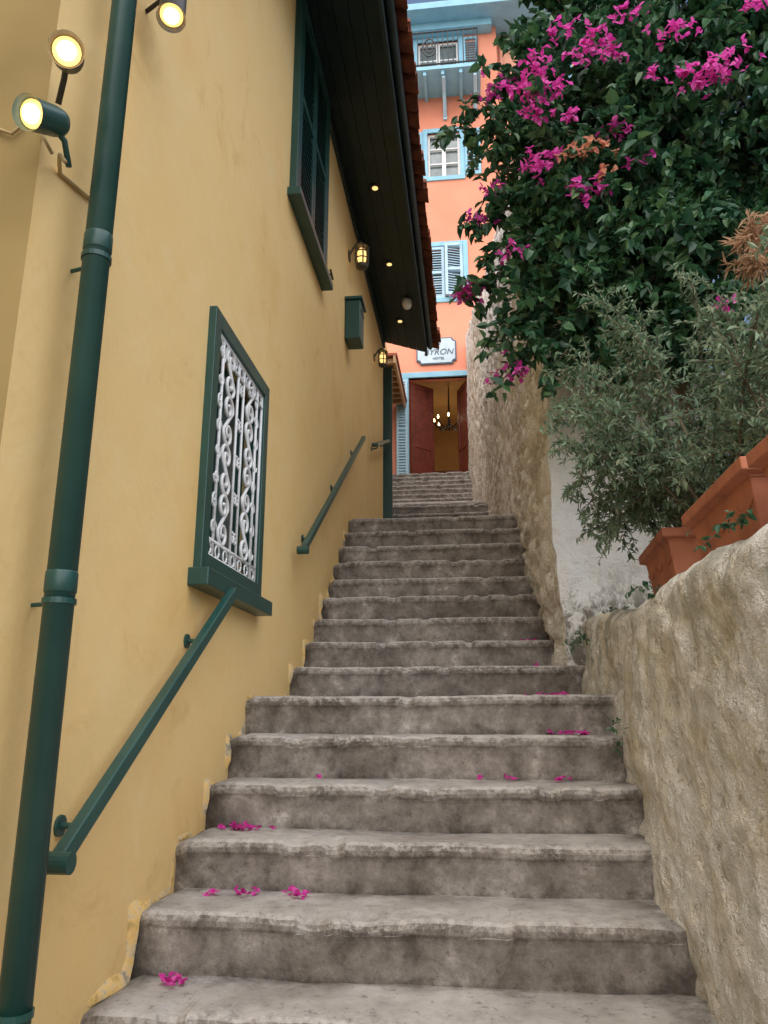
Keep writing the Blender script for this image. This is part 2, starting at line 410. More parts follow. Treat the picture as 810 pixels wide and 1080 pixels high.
mesh('roof_deck',[(-.5,yb,4.99),(-.5,9.68,4.99),(-3.1,9.68,5.9),(-3.1,yb,5.9),(-5.3,9.68,5.12),(-5.3,yb,5.12)],[(0,1,2,3),(3,2,4,5)],M_TILE,H)
A=Acc(); B=Acc()
for y in (6.3,7.6,8.9):
    A.tube([(-.80,y,4.955),(-.80,y,4.915)],.05,14); B.tube([(-.80,y,4.914),(-.80,y,4.909)],.028,14)
A.make('soffit_light_rings',M_BK,H); B.make('soffit_light_lenses',M_LANT,H)

G=empty('green_door_leaf'); mpG=lambda x,z,d:(x,9.72+d,z)
A=Acc(); fr(A,mpG,-1.30,-.99,2.45,4.68,.05,0,.05); mbox(A,mpG,-1.25,-1.04,2.50,4.63,.012,.035); mbox(A,mpG,-1.25,-1.04,3.6,3.68,-.004,.045); A.make('leaf',M_G,G)

# ---------------------------------------------------------------- drainpipe
D=empty('drainpipe'); A=Acc()
px,py=-1.0,1.77
A.tube([(px,py,-1.5),(px,py,4.72),(px+.05,py,4.84),(-.46,py,4.9)],.036,24)
for z in (.29,1.24,2.9): A.tube([(px,py,z),(px,py,z+.004),(px,py,z+.05),(px,py,z+.055)],[.0363,.0385,.0385,.0363],24)
A.make('pipe',M_G,D,True)
A=Acc()
for z in (.27,1.22,-.62,2.6):
    A.tube([(px,py,z-.007),(px,py,z+.007)],.0405,20); A.tube([(px+.02,py+.02,z),(WX,py+.05,z)],.006,6)
A.make('brackets',M_G,D)

# ---------------------------------------------------------------- handrails
def rail(p0,p1,w,brs):
    E=empty('handrail'); A=Acc(); p0=Vector(p0);p1=Vector(p1); d=(p1-p0); L=d.length
    rot=d.to_track_quat('Y','Z').to_matrix()
    A.rbox((p0+p1)/2,(w*.8,L,w),rot); A.make('rail_bar',M_G,E,bev=.006)
    A=Acc()
    for t in brs:
        q=p0+d*t
        A.tube([q-Vector((0,0,w*.4)),q+Vector((-.01,0,-.05)),q+Vector((-.05,0,-.06)),(WX-.01,q.y,q.z-.06)],.009,8)
        A.tube([(WX-.005,q.y,q.z-.06),(WX+.008,q.y,q.z-.06)],.028,12)
    A.tube([p0+Vector((-.035,0,0)),p0+Vector((.035,0,0))],w*.58,16)
    A.make('rail_brackets',M_G,E); return E
rail((-1.0,1.89,-.34),(-1.0,3.15,.51),.045,(.14,.80))
rail((-1.02,4.56,.99),(-1.02,7.2,2.70),.045,(.12,.5,.88))
rail((-1.02,8.1,2.95),(-1.02,9.6,3.55),.04,(.2,.8))

# ---------------------------------------------------------------- spotlights
def spot(loc,axis,L=.13,r=.045,mount=None,mat=None):
    E=empty('spotlight'); ax=Vector(axis).normalized(); c=Vector(loc); A=Acc()
    b=c-ax*L
    A.tube([b-ax*.02,b,b+ax*.02,c-ax*.02,c],[r*.45,r*.85,r*.95,r*1.02,r*1.10],24,cap=False)
    A.tube([c-ax*.028,c+ax*.001],[r*.80,r*1.10],24,cap=False)
    A.tube([b-ax*.021,b-ax*.02],[r*.01,r*.45],20)
    if mount: A.tube([b+ax*.04,(Vector(mount)+b)/2+Vector((0,0,.012)),mount],.008,8)
    A.make('housing',mat or M_BRZ,E,True)
    A=Acc(); A.tube([c-ax*.020,c-ax*.016],r*.86,24); A.make('reflector',M_LAMP,E)
    A=Acc(); A.tube([c-ax*.015,c-ax*.008],r*.55,20); A.make('bulb',M_LAMPW,E)
    ld=bpy.data.lights.new('spot_lamp','SPOT'); ld.energy=2.0; ld.color=(1,.8,.5); ld.spot_size=R(80); ld.spot_blend=.8; ld.shadow_soft_size=.03
    lo=bpy.data.objects.new('spot_lamp',ld); COL.objects.link(lo); lo.parent=E
    lo.location=c+ax*.01; lo.rotation_euler=(-ax).to_track_quat('Z','Y').to_euler()
    return E
spot((-.985,1.49,1.645),(.38,-.80,-.45),.085,.041,(-1.07,1.615,1.60))
spot((-1.052,1.47,1.440),(-.15,-.80,-.45),.12,.040,(-1.02,1.62,1.40),M_G)
spot((-.97,2.03,2.33),(.08,-.25,-1),.15,.046,(WX,2.1,2.45),M_BK)
E=empty('power_cable'); A=Acc()
A.tube([(-1.12,1.60,1.56),(-1.18,1.598,1.50),(-1.22,1.60,1.52),(-1.30,1.60,1.6)],.005,6)
A.tube([(-1.02,1.60,1.40),(-1.05,1.62,1.44),(-1.075,1.66,1.455),(-1.094,1.70,1.45),(-1.094,1.78,1.47),(-1.094,1.90,1.50)],.006,8)
A.tube([(-1.07,1.60,1.58),(-1.10,1.598,1.50),(-1.06,1.60,1.43)],.005,6)
A.make('cable',M_BCK,E,True)
def lantern(y,z,s=1):
    E=empty('wall_lantern'); x=WX+.10*s; A=Acc()
    A.tube([(WX-.005,y,z+.02),(WX+.012,y,z+.02)],.045*s,12); A.tube([(WX,y,z+.02),(WX+.05*s,y,z+.11*s),(x,y,z+.13*s),(x,y,z+.1*s)],.009*s,8)
    A.tube([(x,y,z+.12*s),(x,y,z+.085*s),(x,y,z+.08*s)],[.012*s,.055*s,.058*s],10)
    A.tube([(x,y,z-.07*s),(x,y,z-.09*s),(x,y,z-.105*s)],[.05*s,.045*s,.01*s],10)
    for k in range(5):
        a=2*math.pi*k/5; A.tube([(x+.05*s*math.cos(a),y+.05*s*math.sin(a),z-.07*s),(x+.05*s*math.cos(a),y+.05*s*math.sin(a),z+.085*s)],.006*s,5)
    for zz in (-.02,.035):
        A.tube([(x+.05*s*math.cos(t),y+.05*s*math.sin(t),z+zz*s) for t in [i*math.pi/6 for i in range(13)]],.005*s,5)
    A.make('lantern_cage',M_BRZ,E)
    A=Acc(); A.tube([(x,y,z-.06*s),(x,y,z-.02*s),(x,y,z+.04*s),(x,y,z+.07*s)],[.02*s,.034*s,.034*s,.02*s],10); A.make('lantern_glass',M_LANT,E,True)
lantern(6.62,4.38,1.3); lantern(8.6,4.25,1.1)
E=empty('wall_box'); box('body',WX+.002,WX+.15,6.42,6.66,3.40,3.80,M_G,E,.01); box('lid',WX+.002,WX+.17,6.40,6.68,3.80,3.83,M_G,E,.005); box('slot',WX+.151,WX+.156,6.45,6.63,3.70,3.72,M_BK,E)
E=empty('security_camera'); A=Acc(); A.tube([(-.66,8.3,4.86),(-.66,8.3,4.80),(-.66,8.3,4.76),(-.66,8.3,4.735)],[.06,.06,.045,.01],14); A.make('dome',M_W,E,True)

# ---------------------------------------------------------------- neighbouring house and unseen light blocker
E=empty('ochre_house')
box('walls',-4.5,-1.75,9.62,16.9,-1.72,8.2,M_OCH,E)
A=Acc()
for k in range(8): A.box(-1.748,-1.42,14.5+k*.3,14.58+k*.3,7.06,7.16)
A.box(-1.44,-1.39,14.4,16.85,7.02,7.18); A.make('canopy_rafters',M_TAN,E)
box('canopy_roof',-1.748,-1.36,14.4,16.9,7.183,7.24,M_TILE,E)
E=empty('unseen_shade_house')  # house added out of view to block sky light from the front wall
box('walls',-7.5,-2.6,-6.5,.15,-1.72,4.2,M_OCH,E)
box('roof',-7.9,-2.2,-6.9,.5,4.203,4.4,M_TILE,E)

# ---------------------------------------------------------------- hotel
O=empty('orange_hotel_building'); FY=17.0; RZ=18.1
mpF=lambda x,z,d:(x,FY+d,z)
DO=(-1.33,.10,TOPZ,7.84); W1=(-.86,.06,9.95,11.4); W2=(-.78,.06,13.45,14.8); BD=(-1.0,.1,16.10,17.75)
wall_open('facade',-4.5,1.12,-1.72,RZ,[DO,W1,W2,BD],.22,mpF,M_O,O,2)
mpF2=lambda x,z,d:(x,FY+.35+d,z)
W3=(2.35,3.0,16.5,17.75)
wall_open('wing_facade',1.12,5.5,-1.72,RZ,[W3],.2,mpF2,M_O2,O,2)
mesh('corner_return',[(1.12,FY,-1.72),(1.12,FY+.35,-1.72),(1.12,FY+.35,RZ),(1.12,FY,RZ)],[(0,1,2,3)],M_O,O)
box('back_volume',-4.5,5.5,22,26,-1.72,RZ,M_O,O)
mesh('side_l',[(-4.5,FY,-1.72),(-4.5,22,-1.72),(-4.5,22,RZ),(-4.5,FY,RZ)],[(0,1,2,3)],M_O,O)
mesh('side_r',[(5.5,FY+.35,-1.72),(5.5,22,-1.72),(5.5,22,RZ),(5.5,FY+.35,RZ)],[(0,1,2,3)],M_O,O)
box('roof_slab',-4.9,5.9,FY-.75,26.3,RZ+.003,RZ+.2,M_B,O); box('cornice',-4.7,1.0,FY-.3,FY-.003,RZ-.22,RZ,M_B,O)
A=Acc()
for a,b,c,d in ((DO[0]-.30,DO[0],DO[2],DO[3]),(DO[1],DO[1]+.12,DO[2],DO[3]),(DO[0]-.32,DO[1]+.16,DO[3],DO[3]+.14)): mbox(A,mpF,a,b,c,d,-.05,.1)
A.make('door_surround',M_B,O,bev=.01)
A=Acc(); shutter(A,mpF,DO[0]-.29,DO[0]-.03,TOPZ+.05,7.78,-.09,-.055,.05,.07); A.make('blue_side_shutter',M_BL,O)
def doorleaf(name,hinge,ang,w,z0,z1,sg):
    A=Acc(); t=.05
    for (a,b,c,d,dd) in ((0,.1,z0,z1,t),(w-.1,w,z0,z1,t),(.1,w-.1,z0,z0+.2,t),(.1,w-.1,z1-.12,z1,t),(.1,w-.1,z0+.9,z0+1.02,t),(.1,w-.1,z0+.2,z0+.9,t*.5),(.1,w-.1,z0+1.02,z1-.12,t*.4)):
        A.box(a,b,-dd/2,dd/2,c,d)
    rot=Matrix.Rotation(ang,3,'Z'); A.v=[tuple(rot@Vector((x*sg,y,z))+Vector(hinge)) for x,y,z in A.v]
    A.make(name,M_WOOD,O,bev=.004)
doorleaf('left_door_leaf',(DO[0]+.03,FY+.12,0),R(42),.70,TOPZ+.01,7.80,1)
doorleaf('right_door_leaf',(DO[1]-.03,FY+.12,0),R(-70),.70,TOPZ+.01,7.80,-1)
LB=Acc()
LB.add([(-2.6,FY+.23,TOPZ),(1.1,FY+.23,TOPZ),(1.1,21.8,TOPZ),(-2.6,21.8,TOPZ),(-2.6,FY+.23,8.3),(1.1,FY+.23,8.3),(1.1,21.8,8.3),(-2.6,21.8,8.3)],
       [(0,1,2,3),(4,7,6,5),(1,5,6,2),(2,6,7,3),(3,7,4,0)])
LB.make('lobby',M_LOB,O)
LB=Acc(); LB.box(-.95,.15,21.68,21.78,TOPZ,7.0); LB.make('lobby_inner_door',M_WOOD,O)
LB=Acc(); LB.box(-.85,-.42,21.66,21.678,TOPZ+.1,6.9); LB.box(-.38,.05,21.66,21.678,TOPZ+.1,6.9); LB.make('lobby_door_glass',M_LOB,O)
A=Acc(); cx,cyy,cz=-.42,18.6,7.30
A.tube([(cx,cyy,8.3),(cx,cyy,cz+.1),(cx,cyy,cz-.1)],[.014,.03,.06],8)
B=Acc()
for k in range(8):
    a=2*math.pi*k/8; c,s=math.cos(a),math.sin(a)
    A.tube([(cx,cyy,cz-.05),(cx+.15*c,cyy+.15*s,cz-.16),(cx+.32*c,cyy+.32*s,cz-.10),(cx+.38*c,cyy+.38*s,cz+.03)],.02,6)
    B.tube([(cx+.38*c,cyy+.38*s,cz+.03),(cx+.38*c,cyy+.38*s,cz+.08),(cx+.38*c,cyy+.38*s,cz+.13)],[.018,.026,.006],8)
CH=empty('chandelier'); A.make('arms',M_BK,CH); B.make('candle_bulbs',M_BULB,CH)
ld=bpy.data.lights.new('chandelier_light','POINT'); ld.energy=22; ld.color=(1,.76,.46); ld.shadow_soft_size=.3
lo=bpy.data.objects.new('chandelier_light',ld); COL.objects.link(lo); lo.location=(cx,cyy+.9,cz-.45); lo.parent=CH
def glazing(mp,o,name):
    A=Acc(); a,b,c,d=o; fr(A,mp,a,b,c,d,.06,.06,.12); m=(a+b)/2
    mbox(A,mp,m-.05,m+.05,c+.06,d-.06,.06,.12)
    for k in (1,2):
        z=c+(d-c)*k/3; mbox(A,mp,a+.06,m-.05,z-.018,z+.018,.07,.11); mbox(A,mp,m+.05,b-.06,z-.018,z+.018,.07,.11)
    A.make(name+'_sash',M_W,O)
    mesh(name+'_pane',[mp(a,c,.15),mp(b,c,.15),mp(b,d,.15),mp(a,d,.15)],[(0,1,2,3)],M_GL,O)
def surround(mp,o,name,w=.12):
    A=Acc(); fr(A,mp,o[0]-w,o[1]+w,o[2]-w,o[3]+w,w,-.04,.05); A.make(name,M_B,O,bev=.006)
for nm,o in (('window_a',W1),('window_b',W2),('balcony_door',BD)): surround(mpF,o,nm+'_surround')
surround(mpF2,W3,'window_c_surround')
glazing(mpF,W2,'window_b'); glazing(mpF,BD,'balcony_door'); glazing(mpF2,W3,'window_c')
A=Acc(); m=(W1[0]+W1[1])/2
shutter(A,mpF,W1[0]+.01,m-.01,W1[2]+.01,W1[3]-.01,-.02,.03,.07,.07)
A.make('closed_shutter',M_BL,O)
A=Acc(); shutter(A,lambda x,z,d:(x,FY+d-.16*(W1[1]-x)/.45,z),m+.01,W1[1]-.01,W1[2]+.01,W1[3]-.01,-.02,.03,.07,.07); A.make('ajar_shutter',M_BL,O)
mesh('window_a_pane',[mpF(W1[0],W1[2],.2),mpF(W1[1],W1[2],.2),mpF(W1[1],W1[3],.2),mpF(W1[0],W1[3],.2)],[(0,1,2,3)],M_GL,O)
for nm,o,mp in (('b',W2,mpF),('balc',BD,mpF)):
    A=Acc(); shutter(A,mp,o[1]+.125,o[1]+.53,o[2]-.02,o[3]+.02,-.06,-.015,.06,.08); shutter(A,mp,o[0]-.55,o[0]-.125,o[2]-.02,o[3]+.02,-.06,-.015,.06,.08); A.make('open_shutters_'+nm,M_B,O)
A=Acc(); shutter(A,mpF2,W3[0]-.5,W3[0]-.125,W3[2],W3[3],-.06,-.015,.06,.08); A.make('open_shutters_c',M_B,O)
BZ=16.02
A=Acc(); A.box(-1.9,.62,FY-.95,FY-.002,BZ-.10,BZ)
for x in [ -1.7+.46*k for k in range(6)]: A.box(x-.04,x+.04,FY-.9,FY-.003,BZ-.22,BZ-.103)
A.make('balcony_slab',M_B,O)
A=Acc()
for x in (-1.2,-.3,.5):
    A.tube([(x,FY-.85,BZ-.26),(x,FY-.45,BZ-.38),(x,FY-.05,BZ-.75)],.045,6); A.box(x-.05,x+.05,FY-.06,FY-.003,BZ-.85,BZ-.225)
A.make('balcony_brackets',M_BL,O)
A=Acc()
for z in (BZ+.08,BZ+1.1): A.tube([(-1.88,FY-.92,z),(.59,FY-.92,z),(.59,FY-.03,z)],.024,6)
x=-1.86
while x<.6: A.tube([(x,FY-.92,BZ),(x,FY-.92,BZ+1.1)],.013,5); x+=.13
y=FY-.8
while y<FY-.05: A.tube([(.59,y,BZ),(.59,y,BZ+1.1)],.013,5); y+=.13
for rr_ in (.16,.09):
    A.tube([(-.65+rr_*math.cos(t),FY-.93,BZ+.6+rr_*1.7*math.sin(t)) for t in [i*math.pi/10 for i in range(21)]],.018,5)
A.make('balcony_railing',M_BK,O)
A=Acc(); A.tube([(1.25,FY+.28,5),(1.25,FY+.28,RZ-.1)],.05,8); A.make('rain_pipe',M_O2,O,True)
S=empty('hotel_sign'); n=6
def rr(x0,x1,z0,z1,r,y):
    pts=[]
    for cxx,czz,a0 in ((x1,z1,270),(x0,z1,0),(x0,z0,90),(x1,z0,180)):
        for i in range(n+1):
            a=R(a0-90*i/n); pts.append((cxx+r*math.cos(a),y,czz+r*math.sin(a)))
    return pts
def plate(name,x0,x1,z0,z1,y0,y1,mat):
    a=rr(x0,x1,z0,z1,.09,y0);b=rr(x0,x1,z0,z1,.09,y1);k=len(a)
    mesh(name,a+b,[tuple(range(k)),tuple(range(k,2*k))[::-1]]+[(i,(i+1)%k,k+(i+1)%k,k+i) for i in range(k)],mat,S)
plate('rim',-1.13,-.17,8.17,8.86,FY-.05,FY-.002,M_INK); plate('panel',-1.10,-.20,8.20,8.83,FY-.062,FY-.052,M_SIGN)
for txt,sz,zz in (('BYRON',.21,8.41),('HOTEL',.09,8.28)):
    c=bpy.data.curves.new('lettering','FONT'); c.body=txt; c.size=sz; c.shear=.25; c.align_x='CENTER'; c.extrude=.004; c.materials.append(M_INK)
    o=bpy.data.objects.new('lettering',c); COL.objects.link(o); o.parent=S; o.location=(-.60,FY-.068,zz); o.rotation_euler=(R(90),0,0)
A=Acc()
A.tube([(-.65+.09*math.cos(t),FY-.066,8.69+.04*math.sin(t)) for t in [i*math.pi/8 for i in range(17)]],.008,5); A.tube([(-.65,FY-.066,8.65),(-.65,FY-.066,8.76)],.01,5); A.make('emblem',M_INK,S)

# ---------------------------------------------------------------- high stone wall
def topz(y): return 4.45+(y-5.35)*.37
def stone(y,z):
    d,p=noise.voronoi(Vector((3.3,y*4.4+.8*N(y,z,0,2),z*6.5+.8*N(y,z,7,2))))
    return min(.22,(d[1]-d[0])), (p[0].x*7.13+p[0].y*3.77+p[0].z*5.31)%1.0
ys=np.arange(4.70,16.95,.045); nz=135
V=[];SA=[];TA=[];c0=None
for y in ys:
    x0=interp(y,WALLX); zt=topz(y)+.08*N(y,0,0,1.5)
    for k in range(nz+1):
        z=-.2+(zt+.2)*k/nz
        s,t=stone(y,z)
        am=.4+.7*max(0,min(1,.5+N(y,z,2,.7)*1.5))
        V.append((x0+.02+.015*(z/4)+.035*N(y,z,0,1.2)+.016*N(y,z,5,6)+.008*N(y,z,5,15)-s*.19*am*min(1,(y-4.7)*4),y,z)); SA.append(s/.22); TA.append(t)
    for k in range(1,6): V.append((x0+.05+.9*k/5,y,zt+.05*N(y,k*.3,2,3)+ .05*math.sin(k/5*math.pi))); SA.append(1); TA.append(.5)
    if c0 is None: c0=V[:nz+1]
m=nz+6
F=[(i*m+j,(i+1)*m+j,(i+1)*m+j+1,i*m+j+1) for i in range(len(ys)-1) for j in range(m-1)]
HWL=empty('stone_wall'); wf=mesh('wall_face',V,F,M_RUB,HWL,True)
at=wf.data.attributes.new('stone','FLOAT','POINT'); at.data.foreach_set('value',SA)
at=wf.data.attributes.new('tone','FLOAT','POINT'); at.data.foreach_set('value',TA)
mesh('wall_back',[(1.40,4.8,-1.7),(1.40,16.95,-1.7),(1.40,16.95,topz(16.95)),(1.40,4.8,topz(4.8)),(.95,16.95,topz(16.95)),(.95,4.8,topz(4.8))],[(0,1,2,3),(3,2,4,5)],M_WH,HWL)
V=[];nx,nz2=40,nz
for i in range(nx+1):
    for k in range(nz2+1):
        bx,by,bz=c0[k]; t=min(1,i/3)
        x=bx+.95*i/nx; z=bz
        V.append((x,4.70-t*(.02+.045*N(x,z,3,1.8)+.02*N(x,z,8,6)+.01*N(x,z,2,16)),z))
F=[(i*(nz2+1)+k,(i+1)*(nz2+1)+k,(i+1)*(nz2+1)+k+1,i*(nz2+1)+k+1) for i in range(nx) for k in range(nz2)]
mesh('limewashed_end',V,F,M_WH,HWL,True)

# ---------------------------------------------------------------- low garden wall
def lowtop(y): return .44 if y<3.4 else .44+.12*min(1,(y-3.4)/1.2)
V=[];ys=np.arange(-1.0,4.82,.018); zs=110; ntop=18
for y in ys:
    zt=lowtop(y)+.02*N(y,0,1,2.2)+.012*N(y,0,1,8)
    for k in range(zs+1):
        t=k/zs; z=-1.75+(zt+1.75)*t
        rnd=.05*max(0,(z-(zt-.07))/.07)**2
        x=.594+.045*max(0,z+.6)+rnd
        x+= .034*N(0,y,z,1.5)+.018*N(0,y,z,3.9)+.012*N(3,y,z,8)+.009*N(0,y,z,20)+.006*N(0,y,z,42)
        h=N(4,y*1.0,z*.8,5.3); x+=.016*min(1,max(0,(h-.26)/.05))
        V.append((x,y,z))
    for k in range(1,ntop+1):
        x=.600+.045*(zt+.6)+.05+.75*k/ntop
        V.append((x,y,zt+.025*N(x,y,0,5)+.018*N(x,y,0,16)))
m=zs+1+ntop
F=[(i*m+j,(i+1)*m+j,(i+1)*m+j+1,i*m+j+1) for i in range(len(ys)-1) for j in range(m-1)]
mesh('garden_wall',V,F,M_LOW,None,True)
V=[];n=30
for i in range(n+1):
    for j in range(n+1):
        x=1.35+6*i/n;y=-1+5.9*j/n; V.append((x,y,.42+.08*N(x,y,0,1.5)+.03*N(x,y,4,5)))
mesh('garden_soil',V,[(i*(n+1)+j,(i+1)*(n+1)+j,(i+1)*(n+1)+j+1,i*(n+1)+j+1) for i in range(n) for j in range(n)],M_SOIL)

# ---------------------------------------------------------------- planters
def planter(x0,y0,y1,z0,h=.24,w=.24,rot=0):
    E=empty('terracotta_planter'); A=Acc()
    def ring(ins,z):
        return [(x0+ins,y0+ins,z),(x0+w-ins,y0+ins,z),(x0+w-ins,y1-ins,z),(x0+ins,y1-ins,z)]
    rings=[ring(.045,z0),ring(.022,z0+h-.045),ring(.016,z0+h-.043),ring(-.004,z0+h-.036),ring(-.006,z0+h),ring(.012,z0+h),ring(.02,z0+h-.05)]
    v=[p for r in rings for p in r]; f=[(i*4+j,i*4+(j+1)%4,(i+1)*4+(j+1)%4,(i+1)*4+j) for i in range(len(rings)-1) for j in range(4)]
    f.append((3,2,1,0)); A.add(v,f)
    cyy_=(y0+y1)/2; cx_=x0+w/2; M=Matrix.Rotation(rot,3,'Z')
    f3=lambda p:tuple(M@(Vector(p)-Vector((cx_,cyy_,0)))+Vector((cx_,cyy_,0)))
    A.v=[f3(p) for p in A.v]
    A.make('pot',M_POT,E,bev=.004)
    A=Acc()
    for k in range(3):
        yc=y0+(y1-y0)*(k+.5)/3; A.tube([(x0+.030,yc+.07*math.cos(t),z0+h*.55-.03*math.sin(t)) for t in [math.pi*i/8 for i in range(9)]],.004,5)
    A.v=[f3(p) for p in A.v]; A.make('relief',M_POT,E)
    mesh('pot_soil',[f3(p) for p in ((x0+.02,y0+.02,z0+h-.045),(x0+w-.02,y0+.02,z0+h-.045),(x0+w-.02,y1-.02,z0+h-.045),(x0+.02,y1-.02,z0+h-.045))],[(0,1,2,3)],M_SOIL,E)
planter(.795,3.12,3.72,.52,.215,.22,R(-3))
planter(.735,2.04,2.68,.455,.215,.24,R(-1))
planter(.72,1.28,1.95,.44,.205,.24,R(1))

# ---------------------------------------------------------------- foliage
def leaves(Pn,Dn,Nn,L,Wd,fold=.25):
    S=np.cross(Dn,Nn); S/=np.linalg.norm(S,axis=1)[:,None]+1e-9
    U=np.cross(S,Dn)
    L=L[:,None];Wd=Wd[:,None]
    v=np.empty((len(Pn),6,3))
    v[:,0]=Pn; v[:,1]=Pn+Dn*L*.28+S*Wd*.5+U*Wd*fold; v[:,2]=Pn+Dn*L*.66+S*Wd*.36+U*Wd*fold*.5; v[:,3]=Pn+Dn*L-U*L*.14
    v[:,4]=Pn+Dn*L*.66-S*Wd*.36+U*Wd*fold*.5; v[:,5]=Pn+Dn*L*.28-S*Wd*.5+U*Wd*fold
    b=np.arange(len(Pn))[:,None]*6
    f=np.concatenate([b+np.array([0,1,2]),b+np.array([0,2,3]),b+np.array([0,3,4]),b+np.array([0,4,5])],1).reshape(-1,3)
    return v.reshape(-1,3),f
def leaves4(Pn,Dn,Nn,L,Wd,fold=.25):
    S=np.cross(Dn,Nn); S/=np.linalg.norm(S,axis=1)[:,None]+1e-9
    U=np.cross(S,Dn)
    L=L[:,None];Wd=Wd[:,None]
    v=np.empty((len(Pn),4,3))
    v[:,0]=Pn; v[:,1]=Pn+Dn*L*.42+S*Wd*.5+U*Wd*fold; v[:,2]=Pn+Dn*L-U*L*.12; v[:,3]=Pn+Dn*L*.42-S*Wd*.5+U*Wd*fold
    b=np.arange(len(Pn))[:,None]*4
    f=np.concatenate([b+np.array([0,1,2]),b+np.array([0,2,3])],1).reshape(-1,3)
    return v.reshape(-1,3),f
def unit(a): return a/(np.linalg.norm(a,axis=-1,keepdims=True)+1e-9)
def npmesh(name,v,f,mat,parent):
    return mesh(name,v.tolist(),f.tolist(),mat,parent)
def twigset(starts,dirs,lens,nleaf,L,Wd,stemA,droop=.5,stemr=.004,spread=1.0,seg=6,up=.8,lf=leaves):
    PP=[];DD=[];SS=[]
    for s,d,l in zip(starts,dirs,lens):
        s=np.array(s);d=unit(np.array(d)); pts=[s];dd=d.copy()
        wv=rng.normal(0,.12,3)
        for k in range(seg):
            dd=unit(dd+np.array([0,0,-droop/seg])+wv/seg+rng.normal(0,.07,3)); pts.append(pts[-1]+dd*l/seg)
        pts=np.array(pts)
        if stemA is not None: stemA.tube(pts[::2].tolist(),[stemr*(1-.25*i) for i in range(len(pts[::2]))],3,False)
        k=max(3,int(nleaf*l)); t=rng.uniform(.08,1,k)*seg; i=np.minimum(t.astype(int),seg-1); fr_=(t-i)[:,None]
        p=pts[i]*(1-fr_)+pts[i+1]*fr_; a=unit(pts[i+1]-pts[i])
        q=unit(a*.5+spread*unit(rng.normal(0,1,(k,3)))+np.array([0,0,-.15]))
        PP.append(p);DD.append(q); SS.append(np.full(k,rng.uniform(.75,1.2)))
    PP=np.concatenate(PP);DD=np.concatenate(DD);SS=np.concatenate(SS); n=len(PP)
    NN=unit(rng.normal(0,.5,(n,3))+np.array([-.1,-.4,up]))
    sc=rng.uniform(.65,1.2,n)*SS
    return lf(PP,DD,NN,L*sc,Wd*sc*rng.uniform(.8,1.15,n))
M_BOUG=leafmat('bougainvillea_leaf',[(0,(.018,.065,.036)),(.35,(.034,.110,.052)),(.75,(.060,.16,.066)),(1,(.12,.23,.09))],.28,.40)
M_FL=leafmat('magenta_bract',[(0,(.55,.03,.30)),(.5,(.75,.06,.44)),(1,(.85,.16,.56))],.4,.7)
M_FL2=leafmat('faded_bract',[(0,(.60,.20,.14)),(.5,(.70,.30,.19)),(1,(.76,.40,.26))],.4,.7)
M_SHR=leafmat('grey_green_needles',[(0,(.11,.18,.12)),(.5,(.19,.28,.17)),(.85,(.28,.37,.24)),(1,(.36,.41,.26))],.35,.6)
M_DRY=leafmat('dried_heads',[(0,(.38,.22,.13)),(.5,(.54,.34,.21)),(1,(.64,.46,.31))],.3,.8)
BG=empty('bougainvillea')
ell=[((1.75,4.15,3.5),(.95,.42,1.15),450),((.95,4.12,3.25),(.50,.38,.75),310),((1.45,4.25,4.75),(.85,.42,.75),340),((.98,4.02,2.45),(.50,.32,.46),210),
     ((2.45,4.0,3.3),(.75,.42,1.2),330),((.85,4.30,4.2),(.38,.34,.6),160),((1.55,4.05,2.35),(.6,.34,.5),180),((2.35,4.2,4.7),(.8,.45,.9),330),((1.9,4.2,4.4),(.7,.4,.6),160),
     ((2.0,4.15,3.9),(.45,.35,.55),160),((.75,4.1,2.65),(.32,.25,.4),80),((.66,4.02,2.18),(.26,.18,.26),60),((.62,4.2,3.75),(.25,.25,.35),60),((2.1,4.2,3.2),(.45,.35,.5),150),((1.85,4.1,2.8),(.35,.3,.4),80)]
stems=Acc(); starts=[];dirs=[];lens=[]
for ei,(c,r,k) in enumerate(ell):
    c=np.array(c);r=np.array(r)
    for _ in range(k):
        u=unit(rng.normal(0,1,3)); rad=rng.uniform(.35,1)**.6
        p=c+u*r*rad
        if ei<9 and noise.noise(Vector(tuple(p*1.9)))<-.36: continue
        starts.append(p); dirs.append(unit(u*1.0+rng.normal(0,.45,3)+np.array([0,-.35,.25]))); lens.append(rng.uniform(.16,.40))
v1,f1=twigset(starts,dirs,lens,62,.075,.052,stems,.9,.003)
sp=[((.75,4.2,3.3),(-.05,4.1,3.60)),((.8,4.2,3.2),(.25,4.1,3.25)),((.7,4.2,3.0),(.05,4.1,2.90)),((.7,4.2,2.7),(.0,4.1,2.42)),((.8,4.1,2.5),(.2,4.0,2.05)),
    ((.85,4.1,2.3),(.22,4.0,1.82)),((.9,4.0,2.2),(.45,3.95,1.80)),((.75,4.3,3.8),(.28,4.2,3.98)),((.8,4.3,4.2),(.42,4.2,4.35)),((.7,4.2,3.5),(.12,4.1,3.35)),
    ((.7,4.2,2.9),(.15,4.1,2.65)),((.8,4.2,3.4),(.15,4.1,3.75)),((.75,4.1,2.6),(.25,4.05,2.3)),((1.0,4.0,2.1),(.75,3.9,1.75)),((.6,4.2,3.1),(.2,4.1,3.05)),
    ((.8,4.2,2.4),(.45,4.0,2.15)),((.7,4.2,3.9),(.35,4.1,3.7)),((.75,4.2,4.5),(.52,4.1,4.7))]
starts=[];dirs=[];lens=[]
